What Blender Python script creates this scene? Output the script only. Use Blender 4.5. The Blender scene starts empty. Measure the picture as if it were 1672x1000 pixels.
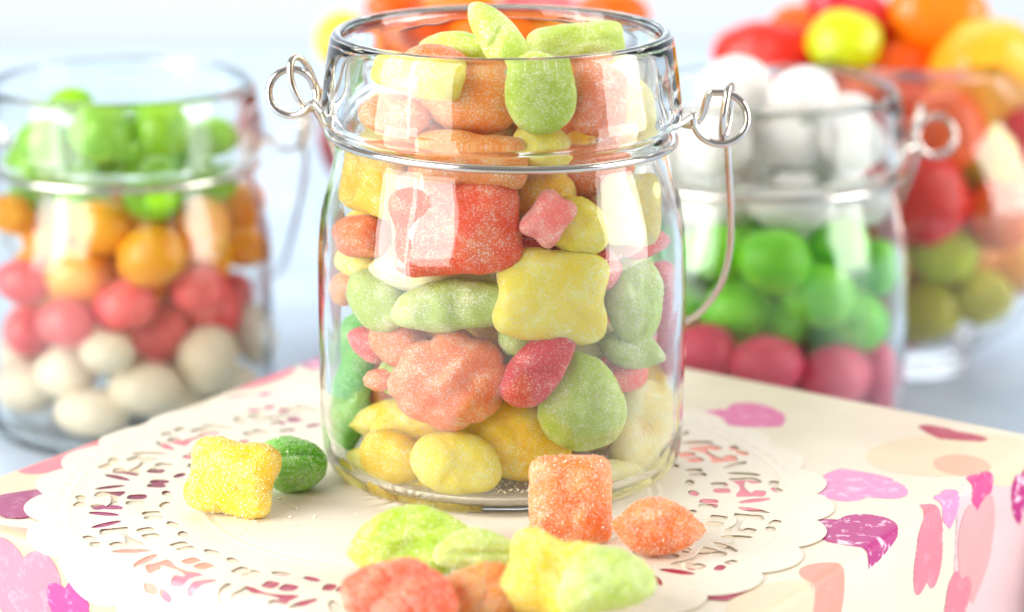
import bpy, math, random
from mathutils import Vector, Matrix, noise
from mathutils.bvhtree import BVHTree
S = 0.01                      # everything below is written in centimetres
PI = math.pi
R = math.radians
C = bpy.context.scene.collection
sc = bpy.context.scene
rnd = random.Random(7)

# ------------------------------------------------------------------ camera geometry (used to read places off the photo)
F, H, X, P = 4644.0, 19.7, 60.0, R(15.0)
EYE = Vector((0, -X, H))
def ray(px, py):
    u = (px-836)/F; v = (500-py)/F
    return Vector((u, math.cos(P)+v*math.sin(P), -math.sin(P)+v*math.cos(P)))
def onz(px, py, z=0.0):
    d = ray(px, py); t = (z-H)/d.z
    return EYE + d*t
def ony(px, py, y=0.0):
    d = ray(px, py); t = (y+X)/d.y
    return EYE + d*t
def depth(p):
    return (p-EYE).dot(Vector((0, math.cos(P), -math.sin(P))))
def oncyl(px, py, c, rho):
    """nearest point of the view ray through a pixel on an upright cylinder round c"""
    d = ray(px, py); ox, oy = EYE.x-c[0], EYE.y-c[1]
    a = d.x**2+d.y**2; b = 2*(ox*d.x+oy*d.y); q = ox*ox+oy*oy-rho*rho
    D = b*b-4*a*q
    t = (-b-math.sqrt(D))/(2*a) if D > 0 else -b/(2*a)
    return EYE + d*t

# ------------------------------------------------------------------ object helpers
def obj(name, verts, faces, mats, parent=None, loc=(0, 0, 0), smooth=True, mi=None, world=True):
    """verts in cm; world=True: verts are given in world cm and stored relative to loc"""
    me = bpy.data.meshes.new(name)
    l = Vector(loc)
    vs = [((v[0]-l.x)*S, (v[1]-l.y)*S, (v[2]-l.z)*S) for v in verts] if world else [(v[0]*S, v[1]*S, v[2]*S) for v in verts]
    me.from_pydata(vs, [], faces)
    for m in (mats if isinstance(mats, (list, tuple)) else [mats]):
        me.materials.append(m)
    if mi: me.polygons.foreach_set('material_index', mi)
    me.polygons.foreach_set('use_smooth', smooth if isinstance(smooth, list) else [smooth]*len(faces))
    me.update()
    o = bpy.data.objects.new(name, me); C.objects.link(o)
    if parent is not None:
        o.parent = parent
        o.location = (l - Vector(parent['_o']))*S if '_o' in parent else l*S
    else:
        o.location = l*S
    return o
def thing(name, loc):
    o = bpy.data.objects.new(name, None); C.objects.link(o); o.empty_display_size = .01
    o.location = Vector(loc)*S; o['_o'] = list(loc)
    return o
def tag(o, label=None, cat=None, group=None, kind=None):
    for k, v in (('label', label), ('category', cat), ('group', group), ('kind', kind)):
        if v: o[k] = v
    return o
def lathe(prof, n=96, c=(0, 0, 0), closed=True):
    vs, fs = [], []
    m = len(prof)
    for i in range(n):
        a = 2*PI*i/n
        for r, z in prof: vs.append((c[0]+r*math.cos(a), c[1]+r*math.sin(a), c[2]+z))
    for i in range(n):
        j = (i+1) % n
        for k in range(m if closed else m-1):
            l = (k+1) % m
            fs.append((i*m+k, j*m+k, j*m+l, i*m+l))
    return vs, fs
def smooth_path(pts, sub=8, closed=False):
    pts = [Vector(p) for p in pts]; out = []; n = len(pts)
    rng = n if closed else n-1
    for i in range(rng):
        p0 = pts[(i-1) % n] if closed or i > 0 else pts[0]*2-pts[1]
        p1, p2 = pts[i], pts[(i+1) % n]
        p3 = pts[(i+2) % n] if closed or i+2 < n else p2*2-p1
        for k in range(sub):
            t = k/sub
            out.append(.5*((2*p1)+(p2-p0)*t+(2*p0-5*p1+4*p2-p3)*t*t+(3*p1-p0-3*p2+p3)*t**3))
    if not closed: out.append(pts[-1])
    return out
def tube(path, r, seg=14, closed=False):
    n = len(path); vs, fs = [], []
    up = None
    for i, p in enumerate(path):
        a = path[(i-1) % n] if closed or i > 0 else p
        b = path[(i+1) % n] if closed or i < n-1 else p
        t = (b-a).normalized()
        if up is None:
            up = Vector((0, 0, 1)) if abs(t.z) < .9 else Vector((0, 1, 0))
        up = (up - t*up.dot(t)).normalized()
        s = t.cross(up)
        for k in range(seg):
            q = 2*PI*k/seg
            vs.append(tuple(p + (up*math.cos(q)+s*math.sin(q))*r))
    for i in range(n if closed else n-1):
        j = (i+1) % n
        for k in range(seg):
            l = (k+1) % seg
            fs.append((i*seg+k, i*seg+l, j*seg+l, j*seg+k))
    if not closed:
        fs.append(tuple(range(seg))[::-1]); fs.append(tuple((n-1)*seg+k for k in range(seg)))
    return vs, fs

# ------------------------------------------------------------------ materials
def lin(c):
    return tuple((v/255/12.92 if v/255 <= .04045 else ((v/255+.055)/1.055)**2.4) for v in c)
class NT:
    def __init__(s, name):
        s.m = bpy.data.materials.new(name); s.m.use_nodes = True
        s.t = s.m.node_tree; s.t.nodes.clear()
        s.out = s.n('ShaderNodeOutputMaterial')
    def n(s, k, **kw):
        nd = s.t.nodes.new(k)
        for a, v in kw.items():
            if a.startswith('i_'): nd.inputs[a[2:].replace('_', ' ')].default_value = v
            else: setattr(nd, a, v)
        return nd
    def l(s, a, b): s.t.links.new(a, b)
def mixc(nt, fac, a, b):
    m = nt.n('ShaderNodeMix', data_type='RGBA')
    for sock, v in ((m.inputs[0], fac), (m.inputs[6], a), (m.inputs[7], b)):
        if hasattr(v, 'links'): nt.l(v, sock)
        elif isinstance(v, (int, float)): sock.default_value = v
        else: sock.default_value = (*v[:3], 1)
    return m.outputs[2]
def ramp(nt, sock, a, b):
    m = nt.n('ShaderNodeMapRange'); m.interpolation_type = 'SMOOTHSTEP'
    nt.l(sock, m.inputs[0]); m.inputs[1].default_value = a; m.inputs[2].default_value = b
    return m.outputs[0]
def candy_mat(name, col, deep, frost=.2, sss=.6):
    """sugared fruit jelly: translucent body, patchy frost of fine sugar"""
    nt = NT(name); col, deep = lin(col), lin(deep)
    tc = nt.n('ShaderNodeTexCoord'); oi = nt.n('ShaderNodeObjectInfo')
    add = nt.n('ShaderNodeVectorMath', operation='ADD'); nt.l(tc.outputs['Object'], add.inputs[0]); nt.l(oi.outputs['Random'], add.inputs[1])
    big = nt.n('ShaderNodeTexNoise', i_Scale=190.0, i_Detail=4.0, i_Roughness=.6); nt.l(add.outputs[0], big.inputs['Vector'])
    fin = nt.n('ShaderNodeTexVoronoi', i_Scale=2300.0); nt.l(add.outputs[0], fin.inputs['Vector'])
    mid = nt.n('ShaderNodeTexNoise', i_Scale=2500.0, i_Detail=3.0); nt.l(add.outputs[0], mid.inputs['Vector'])
    base = mixc(nt, ramp(nt, big.outputs[0], .42, .74), deep, col)
    patch = ramp(nt, big.outputs[0], .3, .75)
    # single crystals: random cells of a fine voronoi, each a small light dot
    sep = nt.n('ShaderNodeSeparateColor'); nt.l(fin.outputs['Color'], sep.inputs[0])
    dot = ramp(nt, fin.outputs['Distance'], .5, .28); rc = ramp(nt, sep.outputs[0], .5, .75)
    gd = nt.n('ShaderNodeMath', operation='MULTIPLY'); nt.l(dot, gd.inputs[0]); nt.l(rc, gd.inputs[1])
    gm = nt.n('ShaderNodeMath', operation='MAXIMUM'); nt.l(gd.outputs[0], gm.inputs[0])
    g2 = nt.n('ShaderNodeMath', operation='MULTIPLY'); nt.l(ramp(nt, mid.outputs[0], .54, .62), g2.inputs[0]); g2.inputs[1].default_value = .5; nt.l(g2.outputs[0], gm.inputs[1])
    g = gm.outputs[0]
    mu = nt.n('ShaderNodeMath', operation='MULTIPLY_ADD'); nt.l(patch, mu.inputs[0]); mu.inputs[1].default_value = frost*.6; mu.inputs[2].default_value = 0
    mu3 = nt.n('ShaderNodeMath', operation='MULTIPLY_ADD'); nt.l(patch, mu3.inputs[0]); mu3.inputs[1].default_value = .8; mu3.inputs[2].default_value = .28
    mu2 = nt.n('ShaderNodeMath', operation='MULTIPLY_ADD'); nt.l(g, mu2.inputs[0]); nt.l(mu3.outputs[0], mu2.inputs[1]); nt.l(mu.outputs[0], mu2.inputs[2])
    fr = tuple(.55*c+.45*1.0 for c in col)
    base = mixc(nt, mu2.outputs[0], base, tuple(min(1, .3*c+.7) for c in col))
    b = nt.n('ShaderNodeBsdfPrincipled')
    nt.l(base, b.inputs['Base Color'])
    b.inputs['Roughness'].default_value = .42
    b.inputs['Subsurface Weight'].default_value = sss
    b.inputs['Subsurface Radius'].default_value = (1.0, .8, .55)
    b.inputs['Subsurface Scale'].default_value = .0055
    b.inputs['Specular IOR Level'].default_value = .35
    b.inputs['Transmission Weight'].default_value = .07
    bu = nt.n('ShaderNodeBump', i_Strength=.55, i_Distance=.0002)
    hs = nt.n('ShaderNodeMath', operation='ADD'); nt.l(fin.outputs['Distance'], hs.inputs[0]); nt.l(mid.outputs[0], hs.inputs[1])
    nt.l(hs.outputs[0], bu.inputs['Height']); nt.l(bu.outputs[0], b.inputs['Normal'])
    nt.l(b.outputs[0], nt.out.inputs[0])
    return nt.m
def grain_mat(name, col):
    nt = NT(name); col = lin(col)
    b = nt.n('ShaderNodeBsdfPrincipled')
    b.inputs['Base Color'].default_value = (*[.66*c+.33 for c in col], 1)
    b.inputs['Roughness'].default_value = .2
    b.inputs['Specular IOR Level'].default_value = 1.0
    t = nt.n('ShaderNodeBsdfTransparent')          # a crystal is mostly clear: the jelly shows through it
    m = nt.n('ShaderNodeMixShader'); m.inputs[0].default_value = .85; nt.l(t.outputs[0], m.inputs[1]); nt.l(b.outputs[0], m.inputs[2])
    nt.l(m.outputs[0], nt.out.inputs[0]); return nt.m
def simple(name, col, rough=.4, sss=0, bump=None, metallic=0, var=.0, coat=0):
    nt = NT(name); col = lin(col)
    b = nt.n('ShaderNodeBsdfPrincipled')
    b.inputs['Roughness'].default_value = rough; b.inputs['Metallic'].default_value = metallic
    b.inputs['Coat Weight'].default_value = coat; b.inputs['Coat Roughness'].default_value = .15
    if sss:
        b.inputs['Subsurface Weight'].default_value = sss
        b.inputs['Subsurface Radius'].default_value = (1, .7, .4); b.inputs['Subsurface Scale'].default_value = .0025
    tc = nt.n('ShaderNodeTexCoord')
    nz = nt.n('ShaderNodeTexNoise', i_Scale=bump[0] if bump else 150.0, i_Detail=4.0); nt.l(tc.outputs['Object'], nz.inputs['Vector'])
    if var:
        nt.l(mixc(nt, ramp(nt, nz.outputs[0], .3, .7), tuple(c*(1-var) for c in col), col), b.inputs['Base Color'])
    else: b.inputs['Base Color'].default_value = (*col, 1)
    if bump:
        bu = nt.n('ShaderNodeBump', i_Strength=bump[1], i_Distance=.0005); nt.l(nz.outputs[0], bu.inputs['Height']); nt.l(bu.outputs[0], b.inputs['Normal'])
    nt.l(b.outputs[0], nt.out.inputs[0]); return nt.m
def glass_mat(name, tint=(.985, .995, .99), wave=.35):
    nt = NT(name)
    g = nt.n('ShaderNodeBsdfGlass', i_Roughness=0.0, i_IOR=1.47); g.inputs['Color'].default_value = (*tint, 1)
    tc = nt.n('ShaderNodeTexCoord')
    nz = nt.n('ShaderNodeTexNoise', i_Scale=55.0, i_Detail=1.5); nt.l(tc.outputs['Object'], nz.inputs['Vector'])
    bu = nt.n('ShaderNodeBump', i_Strength=wave, i_Distance=.0012); nt.l(nz.outputs[0], bu.inputs['Height']); nt.l(bu.outputs[0], g.inputs['Normal'])
    nt.l(g.outputs[0], nt.out.inputs[0]); return nt.m

GLASS = glass_mat('jar_glass')
METAL = simple('polished_steel_wire', (212, 204, 196), .13, metallic=1)
PAL = dict(
 yellow=((254, 226, 60), (252, 204, 22)), lemon=((255, 240, 112), (254, 226, 70)), cream=((255, 243, 190), (253, 234, 156)),
 gold=((255, 212, 44), (253, 188, 14)), orange=((255, 178, 76), (254, 146, 36)), peach=((254, 158, 84), (252, 128, 50)),
 coral=((255, 156, 92), (253, 124, 46)), redorange=((255, 122, 40), (250, 82, 18)), red=((244, 60, 40), (224, 32, 26)),
 rose=((254, 140, 122), (246, 98, 90)), pink=((255, 160, 146), (250, 128, 118)), crimson=((244, 86, 72), (222, 50, 46)),
 lime=((206, 224, 52), (174, 208, 20)), green=((206, 222, 86), (180, 206, 50)), pale_green=((212, 228, 124), (188, 212, 82)),
 leaf=((146, 212, 44), (104, 192, 20)), sage=((206, 216, 116), (178, 198, 76)), olive=((176, 180, 90), (150, 152, 60)),
)
CM = {k: candy_mat('sugared_jelly_'+k, a, b) for k, (a, b) in PAL.items()}
GM = {k: grain_mat('sugar_grains_'+k, a) for k, (a, b) in PAL.items()}

# ------------------------------------------------------------------ sugared jelly candies
def outline(kind, th):
    c, s = math.cos(th), math.sin(th)
    if kind in ('pillow', 'block'):
        n = 4.2; r = (abs(c)**n+abs(s)**n)**(-1/n)
        dent = .11*math.cos(2*th)**2*(1 if kind == 'pillow' else .2)
        r -= dent*abs(math.cos(2*th))
        return r*c*.97, r*s*.97
    if kind == 'waist':
        n = 5; r = (abs(c)**n+abs(s)**n)**(-1/n)
        x, y = r*c, r*s
        return x*(.86+.14*y*y), y*.97
    if kind == 'lemon':
        d = min(abs((th+PI) % (2*PI)-PI), abs(th % (2*PI)-PI))
        k = .9+.12*math.exp(-(d/.3)**2)
        return c*k, s*(.98-.1*c*c)
    if kind == 'leaf':                       # pointed at +y
        d = abs((th-PI/2+PI) % (2*PI)-PI)
        k = 1+.09*math.exp(-(d/.32)**2)
        return c*(1-.16*max(0, s))*.98, s*k*.93
    if kind == 'flower':
        k = .9+.11*abs(math.cos(4*th+.4))**.55
        return c*k*.95, s*k*.95
    if kind == 'slice':
        return c, s*.95-(.22*c*c-.1)
    if kind == 'bean':
        return c, s*.85-.35*(c*c-.5)
    return c, s                              # oval
def candy_mesh(kind, w, h, t, seed, feat=0, nu=84, nv=36, rough=1.0):
    """w, h, t full sizes in cm; local x across, y up, z towards the viewer"""
    vs, fs = [], []
    q = Vector((seed*3.17, seed*1.31, seed*.77))
    e = .66 if kind in ('pillow', 'block', 'waist') else .8
    for j in range(nv+1):
        ph = -PI/2+PI*j/nv
        cr, sz = math.cos(ph)**e, math.copysign(abs(math.sin(ph))**.85, math.sin(ph))
        for i in range(nu if 0 < j < nv else 1):
            th = 2*PI*i/nu
            ox, oy = outline(kind, th)
            # round the outline off towards the middle
            k = cr
            bx, by = ox*k, oy*k
            z = sz
            if feat == 'lobes':
                rr = math.hypot(bx, by)
                z *= 1 - .2*math.exp(-((math.sin(3*th))/.35)**2)*min(1, rr*1.6)*(1-.3*rr) - .22*math.exp(-(rr/.22)**2)*.8
            elif feat == 'knobs':
                z *= 1 + .1*math.cos(bx*8.5+seed)*math.cos(by*8.5-seed)*(1-.4*abs(bx))+.12*noise.noise(Vector((bx*4, by*4, seed)))
            elif feat == 'ridges':
                z *= 1 - .16*(.5+.5*math.cos(bx*13+seed))*(1-.5*abs(by))
            elif feat == 'crease':
                z *= 1 - .3*math.exp(-((by-.15*math.sin(bx*2))/.13)**2)*(1-abs(bx)**3*.8)
            elif feat == 'cross':
                z *= 1 - .08*math.exp(-((bx-by*.7)/.2)**2) - .06*math.exp(-((bx+by)/.14)**2)
            elif feat == 'nubs':
                z *= 1 + .16*noise.noise(Vector((bx*2.6, by*2.6, seed)))+.05*noise.noise(Vector((bx*7, by*7, seed)))
            p = Vector((bx*w/2, by*h/2, z*t/2))
            nrm = Vector((p.x/(w*w), p.y/(h*h), p.z/(t*t))).normalized()
            d = noise.noise(p*1.1+q)*.11+noise.noise(p*3.2+q)*.026+noise.noise(p*9+q)*.010
            if rough > .5: d += noise.noise(p*26+q)*.011
            p += nrm*d*rough*min(1, min(w, h)/1.2)
            vs.append(p)
    # faces
    def idx(j, i):
        if j == 0: return 0
        if j == nv: return 1+(nv-1)*nu
        return 1+(j-1)*nu+(i % nu)
    for j in range(nv):
        for i in range(nu):
            if j == 0: fs.append((0, idx(1, i+1), idx(1, i)))
            elif j == nv-1: fs.append((idx(j, i), idx(j, i+1), idx(nv, 0)))
            else: fs.append((idx(j, i), idx(j, i+1), idx(j+1, i+1), idx(j+1, i)))
    return vs, fs
def add_grains(vs, fs, mi, sm, n, rg, lo=.018, hi=.042):
    nf = len(fs); base = list(range(nf))
    ar = []
    for f in base:
        a, b, c = vs[fs[f][0]], vs[fs[f][1]], vs[fs[f][2]]
        ar.append((b-a).cross(c-a).length+1e-9)
    pick = rg.choices(base, ar, k=n)
    cube = [(-1, -1, -1), (1, -1, -1), (1, 1, -1), (-1, 1, -1), (-1, -1, 1), (1, -1, 1), (1, 1, 1), (-1, 1, 1)]
    cf = [(0, 3, 2, 1), (4, 5, 6, 7), (0, 1, 5, 4), (1, 2, 6, 5), (2, 3, 7, 6), (3, 0, 4, 7)]
    for f in pick:
        a, b, c = (vs[fs[f][k]] for k in range(3)); u, v = rg.random(), rg.random()
        if u+v > 1: u, v = 1-u, 1-v
        p = a+(b-a)*u+(c-a)*v
        if noise.noise(p*2.2+Vector((n, 0, 0))) < -.16 and rg.random() < .6: continue
        M = Matrix.Rotation(rg.random()*6, 3, 'X') @ Matrix.Rotation(rg.random()*6, 3, 'Z')
        s = rg.uniform(lo, hi); sx, sy, sz = s*rg.uniform(.6, 1), s*rg.uniform(.6, 1), s*rg.uniform(.7, 1.2)
        k0 = len(vs)
        for q in cube: vs.append(p + M @ Vector((q[0]*sx*.5, q[1]*sy*.5, q[2]*sz*.5)))
        for q in cf: fs.append(tuple(k0+x for x in q)); mi.append(1); sm.append(False)
placed = []                                    # (bvh) of everything in the same heap
def frame(n, roll):
    n = n.normalized(); up = Vector((0, 0, 1)) if abs(n.z) < .95 else Vector((0, 1, 0))
    y = (up-n*up.dot(n)).normalized(); x = y.cross(n)
    M = Matrix((x, y, n)).transposed()
    return M @ Matrix.Rotation(R(-roll), 3, 'Z')
def bvh_of(vs, fs, M, p, k=.82):
    return BVHTree.FromPolygons([M @ (v*k)+p for v in vs], fs)
def make_candy(name, kind, col, w, h, t, p, M, seed, feat=0, grains=1100, push=None, heap=None, nu=84, nv=36, rough=1.0, limit=30):
    """push: direction along which the candy is moved back until it touches nothing in the heap"""
    if heap is not None:
        lv, lf = candy_mesh(kind, w, h, t, seed, feat, 20, 10, rough)
        for step in range(limit):
            bv = bvh_of(lv, lf, M, p)
            if push is None or not any(bv.overlap(q) for q in heap): break
            p = p + push*.08
        heap.append(bv)
    vs, fs = candy_mesh(kind, w, h, t, seed, feat, nu, nv, rough)
    o = obj(name, vs, fs, CM[col], loc=p, world=False)
    if grains:
        nf, nv0 = len(fs), len(vs); add_grains(vs, fs, [], [], grains, random.Random(seed))
        g = obj('sugar_grains', vs[nv0:], [tuple(i-nv0 for i in f) for f in fs[nf:]], GM[col], world=False, smooth=False)
        g.parent = o; g['kind'] = 'stuff'
    o.rotation_mode = 'QUATERNION'; o.rotation_quaternion = M.to_quaternion()
    return o, p

# ------------------------------------------------------------------ jars
JC = Vector((-.22, 0, 0))
OUTER = [(0, 0.0), (2.8, 0.0), (3.3, .01), (3.58, .06), (3.78, .17), (3.9, .34), (3.96, .6), (3.985, 1.0), (4.0, 2), (4.0, 3.2), (4.0, 4.4),
         (3.985, 5.0), (3.95, 5.45), (3.885, 5.9), (3.80, 6.25), (3.71, 6.58), (3.645, 6.85), (3.605, 7.05), (3.59, 7.2),
         (3.60, 7.34), (3.60, 7.46), (3.61, 7.6), (3.68, 7.72), (3.80, 7.8), (3.87, 7.9), (3.89, 8.05), (3.86, 8.3), (3.80, 8.7), (3.74, 9.1), (3.69, 9.4), (3.65, 9.58), (3.58, 9.69), (3.50, 9.72)]
INNER = [(3.43, 9.69), (3.39, 9.6), (3.37, 9.4), (3.40, 8.9), (3.43, 8.3), (3.45, 7.95), (3.42, 7.75), (3.36, 7.5), (3.34, 7.25), (3.36, 7.05), (3.42, 6.8), (3.52, 6.45),
         (3.64, 6.05), (3.72, 5.6), (3.76, 5.1), (3.78, 4.5), (3.79, 3), (3.79, 1.3), (3.77, .9), (3.71, .6), (3.57, .39), (3.3, .3), (2.8, .27), (1.4, .29), (0, .31)]
def dens(pr, k=3):
    out = [Vector((r, 0, z)) for r, z in pr]
    return [(max(0, p.x), p.z) for p in smooth_path(out, k)]
def lathe_solid(prof, n, c):
    """profile runs from the axis back to the axis"""
    vs, fs = [], []
    mid = prof[1:-1]; m = len(mid)
    for i in range(n):
        a = 2*PI*i/n
        for r, z in mid: vs.append((c[0]+r*math.cos(a), c[1]+r*math.sin(a), c[2]+z))
    A, B = len(vs), len(vs)+1
    vs.append((c[0], c[1], c[2]+prof[0][1])); vs.append((c[0], c[1], c[2]+prof[-1][1]))
    for i in range(n):
        j = (i+1) % n
        for k in range(m-1): fs.append((i*m+k, j*m+k, j*m+k+1, i*m+k+1))
        fs.append((A, j*m, i*m)); fs.append((B, i*m+m-1, j*m+m-1))
    return vs, fs
def ring_path(c, r, z, tilt=0, n=128):
    return [Vector((c[0]+r*math.cos(2*PI*i/n), c[1]+r*math.sin(2*PI*i/n), c[2]+z-r*math.cos(2*PI*i/n)*math.tan(tilt))) for i in range(n)]
def ell_path(c, ax, ay, n=40, rot=0):
    ax, ay = Vector(ax), Vector(ay); c = Vector(c)
    return [c+ax*math.cos(2*PI*i/n+rot)+ay*math.sin(2*PI*i/n+rot) for i in range(n)]
prof_jar = [OUTER[0]]+dens(OUTER[1:])+dens(INNER[:-1])+[INNER[-1]]
jar_mesh = None
def make_jar(c, label, loopR, loopL, bail, ring_tilt, fine=True, group='wire-handled glass jars'):
    global jar_mesh
    t = tag(thing('glass_jar', c), label, 'jar', group)
    if jar_mesh is None:
        v, f = lathe_solid(prof_jar, 160, c); g = obj('glass_body', v, f, GLASS, t, c); jar_mesh = g.data
    else:
        g = bpy.data.objects.new('glass_body', jar_mesh); C.objects.link(g); g.parent = t
    v, f = tube(ring_path(c, 3.72, 7.47, ring_tilt), .09, 14, True); obj('wire_ring', v, f, METAL, t, c)
    for L in (loopR, loopL):
        if L:
            v, f = tube(smooth_path(L, 6), .084, 12); obj('wire_loop', v, f, METAL, t, c)
    if bail:
        b = thing('bail_handle', c); b.parent = t; b.location = (0, 0, 0)
        for pth, cl, nm in bail:
            v, f = tube(smooth_path(pth, 8, cl), .078, 12, cl); obj(nm, v, f, METAL, b, c)
    return t
def L3(pts):                                     # (px, py, y) -> 3D on a plane of constant y
    return [ony(a, b, y) for a, b, y in pts]
def circ_px(cx, cy, rx, ry, y, a0, a1, n, dy=0):
    return [(cx+rx*math.cos(R(a0+(a1-a0)*i/n)), cy-ry*math.sin(R(a0+(a1-a0)*i/n)), y+dy*(i/n)) for i in range(n+1)]
# right loop: comes off the ring, makes one full turn; the eye of the bail hangs through it
rl = L3([(1085, 212, -.9), (1108, 203, -.55), (1128, 190, -.3)]+circ_px(1176, 193, 44, 42, -.3, 175, 475, 16, .5)+[(1146, 190, .25), (1128, 205, .3), (1108, 200, .6)])
ll = L3([(548, 200, -.9), (528, 184, -.6), (512, 168, -.35), (500, 180, -.2)]+circ_px(476, 151, 37, 38, -.2, -50, -350, 16, .4)+[(508, 128, .2), (520, 150, .35), (530, 165, .6)])
eyeR = ell_path(ony(1187, 183, .15), (.09, .30, 0), (.06, 0, .60), 28)
eyeL = ell_path(ony(495, 136, .05), (.20, .22, .05), (-.17, 0, .56), 28)
bailw = L3([(1188, 232, .3), (1190, 270, .45), (1193, 340, .9), (1192, 405, 1.5), (1178, 462, 2.3), (1150, 503, 3.2), (1122, 524, 4.0)]) \
      + L3([(1040, 560, 4.75), (940, 575, 5.0), (820, 560, 5.0), (700, 500, 4.7), (610, 390, 4.2), (560, 285, 3.2), (536, 220, 1.8), (516, 180, .6), (508, 168, .1)])
make_jar(JC, 'large sharp clear glass jar in the centre, heaped with sugared fruit jellies', rl, ll,
         [(bailw, False, 'bail_wire'), (eyeR, True, 'bail_eye'), (eyeL, True, 'bail_eye')], R(1.6))

LJ = onz(216, 690, -4.0); RJ = onz(1234, 712, -4.0)
LJ.z = RJ.z = -4.0
yl, yr = LJ.y, RJ.y
make_jar(LJ, 'blurred glass jar behind on the left, filled with white, pink, orange and green sweets',
    L3([(400, 252, yl-1), (425, 240, yl-.5), (440, 225, yl-.3)]+circ_px(470, 214, 30, 30, yl-.3, 190, 470, 12, .4)),
    L3([(32, 252, yl-1), (8, 240, yl-.5)]+circ_px(-38, 214, 32, 30, yl-.3, 0, -290, 12, .4)),
    [(L3([(497, 236, yl), (499, 270, yl+.2), (492, 320, yl+.8), (480, 370, yl+1.5), (466, 420, yl+2.6), (448, 450, yl+3.6)])+L3([(380, 500, yl+4.6), (230, 530, yl+4.8), (60, 480, yl+4.5), (-20, 360, yl+2.5), (-40, 240, yl+.2)]), False, 'bail_wire'),
     (ell_path(ony(497, 212, yl), (.1, .3, 0), (.06, 0, .5), 24), True, 'bail_eye')], R(.6))
make_jar(RJ, 'blurred glass jar behind on the right, layered with red, green and white sweets',
    L3([(1445, 262, yr-1), (1470, 250, yr-.6), (1492, 238, yr-.3)]+circ_px(1528, 222, 31, 32, yr-.3, 195, 490, 12, .5)),
    L3([(1040, 262, yr-1), (1015, 250, yr-.6)]+circ_px(985, 222, 30, 31, yr-.3, 0, -290, 12, .5)),
    [(L3([(1500, 245, yr), (1484, 290, yr+.4), (1462, 345, yr+1.6), (1440, 420, yr+3.2)])+L3([(1380, 500, yr+4.5), (1240, 540, yr+4.8), (1100, 480, yr+4.5), (1010, 360, yr+2.5), (990, 240, yr+.2)]), False, 'bail_wire'),
     (ell_path(ony(1497, 205, yr), (.12, .3, .03), (.1, 0, .5), 24), True, 'bail_eye')], R(.4))

# ------------------------------------------------------------------ jellies in the centre jar
heap = []
VIEW = Vector((0, -math.cos(P), math.sin(P)))
def in_jar(i, kind, col, px, py, w, h, roll=0, t=.95, dep=0, label='', feat=0, rin=None, tilt=(0, 0), name='jelly_candy', grains=0, face=.5):
    seed = 11+i*1.7
    c = depth(JC+Vector((0, -2.5, 4)))
    W, Hh = w*1.07*c/F, h*1.07*c/F
    e = max(abs(W*math.cos(R(roll))), abs(Hh*math.sin(R(roll))))
    if rin is None: rin = 3.68
    rho = math.sqrt(max(.3, rin*rin-(.36*e)**2))-t*.5-.02-dep
    p = oncyl(px, py, JC, rho)
    rad = Vector((p.x-JC.x, p.y-JC.y, 0)).normalized()
    n = (rad*face+VIEW*(1-face)).normalized()+Vector((tilt[0], 0, tilt[1]))
    M = frame(n, roll)
    push = ray(px, py).normalized()
    push = Vector((push.x, push.y, push.z))
    o, p2 = make_candy(name, kind, col, W, Hh, t, p, M, seed, feat, grains, push, heap)
    tag(o, label, 'jelly candy', 'sugared jellies in the centre jar')
    return o
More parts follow.
